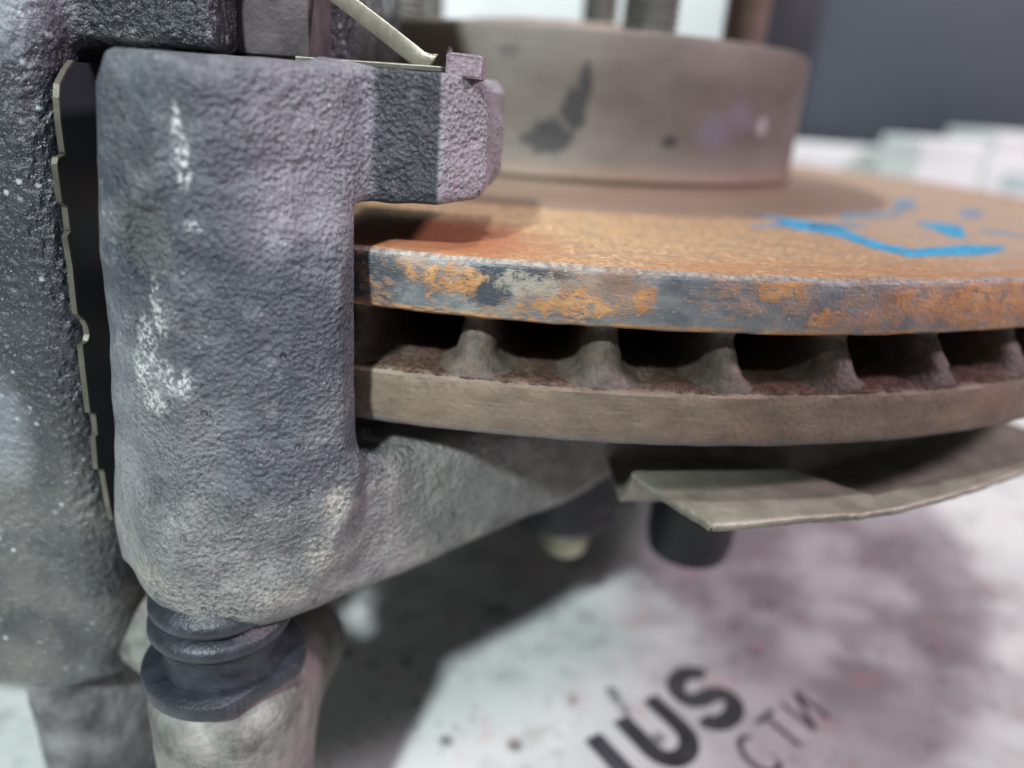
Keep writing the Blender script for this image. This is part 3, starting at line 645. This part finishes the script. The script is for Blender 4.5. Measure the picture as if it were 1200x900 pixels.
for a in np.linspace(0, 2*math.pi, 72, endpoint=False):          # round flange with one flat ground on its right flank
    x_, y_ = 10.5*math.cos(a), 10.5*math.sin(a); dd = x_*math.cos(math.radians(-38))+y_*math.sin(math.radians(-38))
    if dd > 9.0: x_ -= (dd-9.0)*math.cos(math.radians(-38)); y_ -= (dd-9.0)*math.sin(math.radians(-38))
    hexp.append((bx_[0]+x_, bx_[1]+y_))
V, F = prism(hexp, -57.0, -54.7, 'z', .5); mesh_obj('flange', V, F, MAT['rubber'], pin, auto=35)
V, F = lathe([(0.01, -56.5), (7.2, -56.5), (7.2, -61), (0.01, -61)], 48, bx_); mesh_obj('shank', V, F, MAT['rubber'], pin, auto=35)

# pad clip: thin notched sheet in the gap between caliper and bracket
clip = empty('pad_clip', (-54.7, -130, -38), 'thin notched steel pad clip edge in the gap beside the bracket', 'pad clip')
XC = -54.6
edge_px = [(84, 73), (76, 84), (68, 100), (67, 115), (69, 140), (74, 178), (75, 183), (66, 187), (65, 192), (71, 236), (77, 241), (80, 268), (81, 272), (77, 277), (83, 310), (87, 350), (89, 366), (97, 373), (101, 381), (103, 392), (101, 401), (95, 404), (99, 440), (104, 482), (110, 483), (113, 508), (110, 511), (113, 548), (120, 549), (127, 590), (131, 607)]
pts = [on_x(x, y, XC) for x, y in edge_px]; front = [(p_[1], p_[2]) for p_ in pts]
poly = front+[(-112, front[-1][1]), (-112, front[0][1]+.5)]
V, F = prism(poly, XC-.28, XC+.28, 'x'); mesh_obj('sheet', V, F, MAT['frame'], clip, smooth=False)  # steel coloured near-black, with the gap's shade put into it
P_ = np.array([(XC, a, b) for a, b in front]); nP = len(P_); T_e = np.gradient(P_, axis=0); T_e /= np.linalg.norm(T_e, axis=1)[:, None]; N_e = np.cross(T_e, [1, 0, 0])
V = np.concatenate([P_+np.array([.34, 0, 0])-N_e*.03, P_+np.array([.34, 0, 0])+N_e*.28, P_-np.array([.34, 0, 0])+N_e*.28, P_-np.array([.34, 0, 0])-N_e*.03])
mesh_obj('worn_edge', V, [(k*nP+i, k*nP+i+1, ((k+1) % 4)*nP+i+1, ((k+1) % 4)*nP+i) for k in range(4) for i in range(nP-1)], MAT['clip'], clip, smooth=False)
V, F = prism([(-122, 19.2), (-119, 19.4), (-119, 3), (-122, 3)], XC+.3, -47.6, 'x'); mesh_obj('return_leaf', V, F, MAT['frame'], clip, smooth=False)

# pad spring: flat strip, base leaf and crusted tab on top of the lug
spr = empty('pad_spring', (-18, -131, 19.8), 'bent flat wire spring with crusted tab lying on the bracket lug', 'pad spring')
V, F = prism([(-29, -136.9), (-12.8, -136.6), (-12.6, -122), (-29, -120)], 19.55, 20.15, 'z', .1); mesh_obj('base_leaf', V, F, MAT['clip'], spr, smooth=False)
def strip(P, wvec, w_, t, name, mat):
    P = np.array(P, float); n = len(P); wv = np.array(wvec, float); wv /= np.linalg.norm(wv); T = np.gradient(P, axis=0); T /= np.linalg.norm(T, axis=1)[:, None]
    Nn = np.cross(T, wv); Nn /= np.linalg.norm(Nn, axis=1)[:, None]
    ring = []
    for a in np.linspace(0, 2*math.pi, 12, endpoint=False):
        cx, cy = math.cos(a), math.sin(a); ring.append((math.copysign(abs(cx)**.6, cx)*w_/2, math.copysign(abs(cy)**.6, cy)*t/2))
    V = np.concatenate([[P[i]+wv*a+Nn[i]*b for a, b in ring] for i in range(n)]); F = [(i*12+k, i*12+(k+1) % 12, (i+1)*12+(k+1) % 12, (i+1)*12+k) for i in range(n-1) for k in range(12)]
    F += [tuple(range(12))[::-1], tuple(range((n-1)*12, n*12))]
    return mesh_obj(name, V, F, mat, spr, auto=50)
A_ = on_y(507, 77, -134.5); B_ = on_y(492, 70, -134.2); C_2 = on_y(447, 34, -131); D_ = on_y(400, -2, -127.5); E_ = on_y(330, -56, -122)
A_[2] = 20.6
strip([A_, A_*.45+B_*.55+np.array([0, 0, -.1]), B_, B_*.5+C_2*.5, C_2, D_, E_], (.55, -.2, .75), 2.1, .8, 'wire', MAT['spring'])
V, F = box_vf(-12.3, -8.5, -136.0, -130.5, 19.2, 21.5, .18)
bm_ = []
rg = np.random.default_rng(3); V = V+rg.normal(0, .09, V.shape); mesh_obj('tab', V, F, MAT['tab'], spr, smooth=False)
for k in range(9):                                   # torn slivers at the tab's corners
    c = np.array([-12.3+rg.uniform(0, .5), -135.9+rg.uniform(0, .3), 21.4]) if k < 5 else np.array([-8.5-rg.uniform(0, .4), -135.9+rg.uniform(0, .6), 19.6+rg.uniform(0, 2)])
    tip = c+np.array([rg.uniform(-.5, .5), -.2, rg.uniform(.3, 1.1)*(1 if k < 5 else -.4)])
    V = np.array([c+[-.12, 0, 0], c+[.12, 0, 0], c+[0, .15, .1], tip]); mesh_obj('sliver', V, [(0, 1, 3), (1, 2, 3), (2, 0, 3), (0, 2, 1)], MAT['tab'], spr, smooth=False)

# ================================================================ steering knuckle and splash shield below the disc
kn = empty('steering_knuckle', (0, 20, -H), 'dark steering knuckle with bolt boss under the disc', 'steering knuckle')
g = Grid((-45, -112, -H-1), (75, 80, -22), .9)
d = sd_cyl(g, (0, 34), 33, -H, -24, 4)
bs = sd_cyl(g, (12.5, -80), 15.4, -58.5, -30, 2.5); bs = smin(bs, sd_cyl(g, (8.6, -84), 12.0, -65.2, -45, 2.0), 1.0)
d = smin(d, bs, 3); d = smin(d, sd_cap(g, (12, -76, -40), (4, 5, -52), 11, 18), 8)
d = d+.5*vnoise(g, 8, 31)+.25*vnoise(g, 3, 32)
d = smax(d, -(g.z+H), .5)
V, F = surface_nets(g, d); mesh_obj('casting', V, F, MAT['rubber'], kn)
V, F = lathe([(0.01, -62), (5.2, -62), (5.2, -71.0), (4.6, -72.2), (0.01, -72.4)], 40, (9.6, -86.5)); mesh_obj('bolt', V, F, MAT['zinc'], kn, auto=35)
bsh = empty('rubber_bush', (37, -84, -76), 'short black rubber sleeve hanging below the splash shield', 'rubber bush')
V, F = lathe([(0.01, -34.2), (7.6, -34.2), (8.0, -40), (8.8, -56), (9.0, -66.5), (8.2, -70), (6, -71.3), (0.01, -71.6)], 48, (36, -86)); mesh_obj('sleeve', V, F, MAT['rubber'], bsh, auto=45)

sh = empty('splash_shield', (60, -120, -40), 'bent olive sheet metal splash shield below the disc rim', 'splash shield')
ZS = -30.2
outer = [on_z(x, y, ZS) for x, y in ((741, 556), (765, 573), (800, 595), (832, 614), (840, 615.5), (880, 612), (930, 607), (980, 604), (1010, 603), (1050, 597), (1100, 584), (1150, 568), (1200, 550), (1250, 529), (1300, 506))]
inner = [on_z(x, y, ZS) for x, y in ((742, 552), (770, 552), (800, 551.5), (830, 551), (850, 551), (890, 550.5), (930, 550), (985, 569), (1025, 581), (1060, 571), (1105, 557), (1153, 542), (1200, 526), (1250, 508), (1300, 487))]
floor_ = [np.array([p_[0]*.955, p_[1]*.955, -37.5]) for p_ in inner]
wall_ = [np.array([p_[0]*.875, p_[1]*.875, -36.5]) for p_ in inner]
far_ = [np.array([p_[0]*.86, p_[1]*.86, -23.4]) for p_ in inner]
jit = np.random.default_rng(9)
dense = lambda row: [row[i]*(1-t)+row[i+1]*t for i in range(len(row)-1) for t in np.linspace(0, 1, 8, endpoint=False)]+[row[-1]]
rows = [dense(r_) for r_ in (outer, [a*.92+b*.08 for a, b in zip(outer, inner)], [a*.5+b*.5 for a, b in zip(outer, inner)], inner, floor_, wall_, far_)]
nn = len(rows[0])
V = np.array([p_ for r_ in rows for p_ in r_]); V[:nn] += jit.normal(0, .045, (nn, 3)); V[:2*nn, 2] += .12*np.sin(V[:2*nn, 0]*.16)
F = [(i*nn+k, i*nn+k+1, (i+1)*nn+k+1, (i+1)*nn+k) for i in range(len(rows)-1) for k in range(nn-1)]
plate = mesh_obj('plate', V, F, MAT['shield'], sh, auto=25)
md = plate.modifiers.new('thickness', 'SOLIDIFY'); md.thickness = .0009; md.offset = -1
